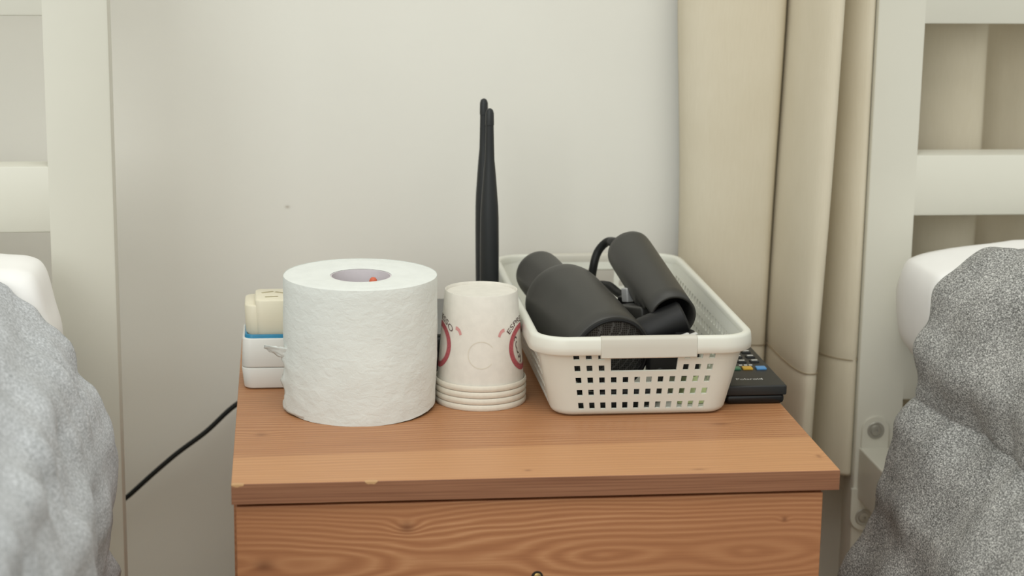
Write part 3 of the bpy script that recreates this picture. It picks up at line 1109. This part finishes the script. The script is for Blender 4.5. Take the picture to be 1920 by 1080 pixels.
# ------------------------------------------------------------------ beds
def headboard(parent, xs, xe, yf, opens, ztop):
    """ladder headboard: posts at the outer ends, wide horizontal rails between; opens = list of (z0, z1) gaps"""
    yb = yf + (0.030 if xe > xs else 0.024)
    sgn = 1 if xe > xs else -1
    pw = 0.0379 if sgn > 0 else 0.0455
    for a, b in ((xs, xs + sgn * pw), (xe - sgn * pw, xe)):
        x0, x1 = min(a, b), max(a, b)
        out_left = (x0 < min(xs, xe) + 0.01)
        k = 0.0022
        ring = ([(x0 + k, yf), (x1, yf), (x1, yb), (x0 + k, yb), (x0 + k * .3, yb - k * .3), (x0, yb - k), (x0, yf + k), (x0 + k * .3, yf + k * .3)] if out_left else
                [(x0, yf), (x1 - k, yf), (x1 - k * .3, yf + k * .3), (x1, yf + k), (x1, yb - k), (x1 - k * .3, yb - k * .3), (x1 - k, yb), (x0, yb)])
        m = len(ring)
        vs_ = [Vector((p[0], p[1], 0)) for p in ring] + [Vector((p[0], p[1], ztop)) for p in ring]
        fs = [tuple(range(m)), tuple(range(m, 2 * m))] + [(q, (q + 1) % m, m + (q + 1) % m, m + q) for q in range(m)]
        o = mesh('post', vs_, fs, M['bed'], parent)
        sharp(o, 40)
    a, b = sorted((xs + sgn * pw, xe - sgn * pw))
    zs = [ztop] + [v for o in opens for v in (o[1], o[0])]
    for i in range(0, len(zs) - 1, 2):
        z0, z1, k = zs[i + 1], zs[i], 0.0016
        ring = [(yf + k, z0), (yb - k, z0), (yb, z0 + k), (yb, z1 - k), (yb - k, z1), (yf + k, z1), (yf + k * .3, z1 - k * .3), (yf, z1 - k), (yf, z0 + k), (yf + k * .3, z0 + k * .3)]
        m = len(ring)
        vs_ = [Vector((a, p[0], p[1])) for p in ring] + [Vector((b, p[0], p[1])) for p in ring]
        fs = [tuple(range(m)), tuple(range(m, 2 * m))] + [(q, (q + 1) % m, m + (q + 1) % m, m + q) for q in range(m)]
        o = mesh('rail', vs_, fs, M['bed'], parent)
        sharp(o, 40)


def bed_frame(loc, label, xs, xe, yf, opens, ztop, rail_z, inset):
    t = thing('bed_frame', loc, label, 'bed frame')
    headboard(t, xs, xe, yf, opens, ztop)
    sgn = 1 if xe > xs else -1
    for a, s in ((xs + sgn * inset, sgn), (xe - sgn * inset, -sgn)):
        b = a + s * 0.0245
        box('side_rail', min(a, b), max(a, b), -0.45, yf + 0.002, rail_z[0], rail_z[1], M['bed'], t, 0.0012, 2)
        c1, c2 = a + s * 0.0122, a + s * 0.0060
        for nm, cx, zc, up in (('bracket', c1, rail_z[1] + 0.0150, 1), ('bracket', c2, rail_z[0] - 0.0165, -1)):
            vs_, fs = [], []
            out = [(-0.0112, -0.024 * up), (0.0112, -0.024 * up)] + [(0.0112 * math.cos(q), up * 0.0112 * math.sin(q)) for q in [PI * k / 16 for k in range(17)]]
            for yy in (yf + 0.001, yf - 0.0026):
                vs_ += [Vector((cx + p[0], yy, zc + p[1])) for p in out]
            m = len(out)
            fs = [tuple(range(m)), tuple(range(m, 2 * m))[::-1]] + [(k, (k + 1) % m, m + (k + 1) % m, m + k) for k in range(m)]
            br = mesh(nm, vs_, fs, M['bed'], t, False)
            sc = lathe('screw', (cx, yf - 0.002, zc), (0, -1, 0), [(0, 0.0070), (0.0012, 0.0070), (0.0016, 0.0066), (0.0014, 0.0050)], M['screw'], br, 28)
            lathe('screw_head', (cx, yf - 0.002, zc), (0, -1, 0), [(0, 0.0046), (0.0014, 0.0046), (0.0022, 0.0040), (0.0024, 0.0014), (0.0010, 0.0012)], M['screw'], br, 24)
    xa, xb = sorted((xs, xe))
    box('foot_rail', xa, xb, -0.48, -0.45, 0.25, rail_z[1], M['bed'], t, 0.002, 2)
    for lx in (xa + 0.02, xb - 0.02):
        box('leg', lx - 0.018, lx + 0.018, -0.484, -0.448, 0.0, 0.26, M['bed'], t, 0.002, 2)
    for k in range(9):
        yy = -0.36 + k * 0.21
        box('slat', xa + 0.03, xb - 0.03, yy - 0.03, yy + 0.03, rail_z[1] - 0.02, rail_z[1] - 0.005, M['bed'], t, 0.001, 1)
    return t


bed_frame((0.90, 0.50, 0), 'cream metal bed frame standing next to the beige curtain', 0.4608, 1.42, 1.500,
          [(0.6513, 0.7547), (0.4994, 0.6024), (0.352, 0.4501), (0.20, 0.30)], 0.86, (0.368, 0.4106), 0.0035)
bed_frame((-0.60, 0.50, 0), 'cream metal bed frame standing near the black wall cable', -0.1212, -1.08, 1.420,
          [(0.6588, 0.7654), (0.5077, 0.6107), (0.360, 0.458), (0.21, 0.31)], 0.868, (0.376, 0.4186), 0.022)


def soft_slab(name, x0, x1, y0, y1, z0, z1, mat, bev, label, cat, wob=0.003):
    og = Vector(((x0 + x1) / 2, (y0 + y1) / 2, z0))
    bm = bmesh.new()
    bmesh.ops.create_cube(bm, size=1.0)
    for v in bm.verts:
        v.co = Vector((v.co.x * (x1 - x0), v.co.y * (y1 - y0), (v.co.z + .5) * (z1 - z0)))
    bmesh.ops.bevel(bm, geom=list(bm.edges), offset=bev, segments=5, profile=0.5, affect='EDGES')
    bmesh.ops.subdivide_edges(bm, edges=[e for e in bm.edges if e.calc_length() > 0.08], cuts=8, use_grid_fill=True)
    for v in bm.verts:
        if v.co.z > 0.01:
            v.co += Vector((nz(v.co.x * 6, v.co.y * 6, v.co.z * 9), nz(v.co.y * 7, v.co.z * 8, 3), nz(v.co.x * 5, v.co.y * 5, 7))) * wob
    me = bpy.data.meshes.new(name)
    bm.to_mesh(me)
    bm.free()
    for p in me.polygons:
        p.use_smooth = True
    me.materials.append(mat)
    o = bpy.data.objects.new(name, me)
    COL.objects.link(o)
    o.location = og
    return tag(o, label, cat)


soft_slab('mattress', 0.515, 1.375, -0.43, 1.492, 0.406, 0.500, M['mattress'], 0.022, 'pale mattress under the dark grey quilt', 'mattress', 0.001)
soft_slab('mattress', -1.035, -0.172, -0.43, 1.412, 0.414, 0.500, M['mattress'], 0.022, 'pale mattress under the light grey quilt', 'mattress', 0.001)


def pillow(prof, ya, yb, xfar, head, label):
    """pillow whose near side follows prof = (x, z) points from the top inwards to the bottom edge"""
    pts = catmull([Vector((a, 0, b)) for a, b in prof], 6)
    sgn = 1 if xfar > prof[-1][0] else -1
    NX = 14
    rows_ = []
    ys = [ya + (head - 0.02 - ya) * k / 8 for k in range(8)] + [head - 0.020 + 0.0045 * k for k in range(7)] + [head + 0.0115 + (yb - head - 0.0115) * (k / 8) for k in range(1, 9)]
    NY = len(ys)
    for yv in ys:
        e = 1 - max(0.0, 1 - (yb - yv) / 0.062) ** 5 - max(0.0, 1 - (yv - ya) / 0.10) ** 5
        k_ = min(1.0, max(0.0, (head + 0.007 - yv) / 0.016))
        k_ = k_ * k_ * (3 - 2 * k_)
        press = 1 - 0.36 * k_
        shift = sgn * (0.020 * k_ + 0.12 * max(0.0, head - yv))
        row = []
        zlow = prof[-1][1]
        for p in pts[::-1]:
            row.append(Vector((p.x + sgn * 0.010 * (1 - e) + shift, yv, zlow + (p.z - zlow) * (0.35 + 0.65 * e) * press + 0.0015 * nz(p.x * 20, yv * 20, p.z * 20))))
        top = pts[0]
        for k in range(1, NX + 1):
            s = k / NX
            x = top.x + shift + (xfar - top.x - shift) * s
            edge = 1 - max(0, (s - 0.8) / 0.2) ** 3
            row.append(Vector((x, yv, zlow + (top.z - zlow + 0.006 * math.sin(PI * min(1, s * 1.1))) * (0.35 + 0.65 * e) * press * max(0.02, edge) + 0.004 * nz(x * 8, yv * 9))))
        rows_.append(row)
    og = Vector(((prof[0][0] + xfar) / 2, (ya + yb) / 2, prof[-1][1]))
    n_ = len(rows_[0])
    vs_ = [v - og for r in rows_ for v in r]
    fs = []
    for j in range(NY - 1):
        for i in range(n_ - 1):
            q = j * n_ + i
            fs.append((q, q + 1, q + n_ + 1, q + n_))
    fs.append(tuple(range(n_)))
    fs.append(tuple(range((NY - 1) * n_, NY * n_)))
    fs.append(tuple([j * n_ for j in range(NY)] + [j * n_ + n_ - 1 for j in range(NY - 1, -1, -1)]))
    o = mesh('pillow', vs_, fs, M['linen'])
    sharp(o, 70)
    o.location = og
    return tag(o, label, 'pillow')


pillow([(0.5680, 0.5920), (0.5172, 0.5854), (0.4905, 0.5800), (0.4815, 0.5720), (0.4790, 0.5500), (0.4830, 0.5150), (0.4920, 0.4985)], 1.13, 1.495, 1.22, 1.372, 'white pillow poking out from under the dark grey quilt')
pillow([(-0.235, 0.609), (-0.1956, 0.605), (-0.1758, 0.6035), (-0.1660, 0.5960), (-0.1606, 0.5734), (-0.1560, 0.5503), (-0.1580, 0.520), (-0.170, 0.4985)], 1.06, 1.412, -0.92, 1.310, 'white pillow poking out from under the pale grey quilt')


def duvet(name, prof, y_head, y_foot, xfar, zflat, mat, label, drift, seams, puff, wrinkle, thick, seed, rib=0.003):
    """quilt draped over a bed: cross-section prof (x, z) from hem up to the bed top, run along the bed"""
    sgn = 1 if xfar > prof[0][0] else -1
    pts = catmull([Vector((a, 0, b)) for a, b in prof], 10)
    last = pts[-1]
    for k in range(1, 31):
        s = k / 30
        x = last.x + (xfar - last.x) * s
        zz = last.z + (zflat - last.z) * (1 - (1 - s) ** 2.5) - (0.20 * max(0, s - 0.93) / 0.07)
        pts.append(Vector((x, 0, zz)))
    arc = [0.0]
    for i in range(1, len(pts)):
        arc.append(arc[-1] + (pts[i] - pts[i - 1]).length)
    nr = []
    for i in range(len(pts)):
        t = pts[min(i + 1, len(pts) - 1)] - pts[max(i - 1, 0)]
        nr.append(Vector((-t.z * sgn, 0, t.x * sgn)).normalized() * (1 if True else 1))
    for i in range(len(nr)):
        if nr[i].x * sgn > 0 and nr[i].z < 0:
            nr[i] = -nr[i]
    NV = 190
    vs_, fs = [], []
    for j in range(NV + 1):
        v = j / NV
        yv = y_head + (y_foot - y_head) * v ** 1.35
        dy = y_head - yv
        for i, p in enumerate(pts):
            s = arc[i]
            # quilting: pillowy channels between longitudinal seams, pinched at the seams
            dmin = min(abs(s - (q + 0.010 * nz(yv * 7, q * 9, seed))) for q in seams)
            ch = min(1.0, dmin / 0.040)
            h = puff * (math.sin(ch * PI / 2) ** 0.7)
            pk = math.exp(-(dmin / 0.022) ** 2)
            h += 0.0085 * pk * nz(yv * 44, s * 12, seed) + 0.0016 * pk * nz(yv * 130, s * 30, seed)
            h += wrinkle * nz(yv * 11 + s * 3, s * 17, seed + 2) + wrinkle * 0.5 * nz(yv * 26, s * 34, seed + 5)
            h += wrinkle * 0.5 * nz(yv * 3.5, s * 40, seed + 9)
            e = math.exp(-(dy / 0.007) ** 2)          # rolled head-end hem
            h -= e * puff * 0.75 + puff * 0.45
            hem = 0.0060 * nz(s * 48, 2.0, seed) * math.exp(-dy / 0.03)
            h += rib * nz(yv * 21, s * 5, seed + 11) * min(1.0, dy / 0.04)
            q = p + nr[i] * (h + hem)
            vs_.append(Vector((q.x + drift * min(dy, 0.24) * sgn * min(1.0, max(0.0, (p.z - 0.425) / 0.06)), yv + 0.006 * nz(s * 22, 4.0, seed) * math.exp(-dy / 0.05), q.z)))
    n_ = len(pts)
    for j in range(NV):
        for i in range(n_ - 1):
            q = j * n_ + i
            fs.append((q, q + 1, q + n_ + 1, q + n_))
    og = Vector(((prof[0][0] + xfar) / 2, (y_head + y_foot) / 2, prof[0][1]))
    o = mesh(name, [v - og for v in vs_], fs, mat)
    o.location = og
    solidify(o, thick, -1 if True else 1)
    return tag(o, label, 'quilt')


duvet('quilt', [(0.398, 0.300), (0.4050, 0.325), (0.4155, 0.3544), (0.4266, 0.3795), (0.4373, 0.4086), (0.4430, 0.4293), (0.4485, 0.4499), (0.4537, 0.4786), (0.4565, 0.4957), (0.4600, 0.5111),
                (0.4625, 0.5314), (0.4710, 0.5502), (0.4800, 0.5693), (0.4915, 0.5870), (0.5088, 0.5960), (0.5367, 0.6010)],
      1.372, -0.40, 1.45, 0.615, M['duvet_dark'], 'dark grey heather quilt with puckered seam draped over the bed beside the curtain', 0.10, [0.02, 0.1985, 0.36, 0.52, 0.68], 0.0120, 0.0045, 0.012, 1.3, 0.0075)
duvet('quilt', [(-0.1190, 0.300), (-0.1200, 0.345), (-0.1215, 0.3938), (-0.1215, 0.4247), (-0.1200, 0.4553), (-0.1185, 0.4779), (-0.1205, 0.4967), (-0.1270, 0.5155), (-0.1340, 0.5398), (-0.1425, 0.5565),
                (-0.1540, 0.5680), (-0.1699, 0.5815), (-0.1868, 0.5905), (-0.235, 0.6130)],
      1.310, -0.40, -1.14, 0.625, M['duvet_pale'], 'pale grey heather quilt on the bed near the black wall cable', -0.02, [0.02, 0.24, 0.42, 0.60], 0.003, 0.0075, 0.010, 8.1)
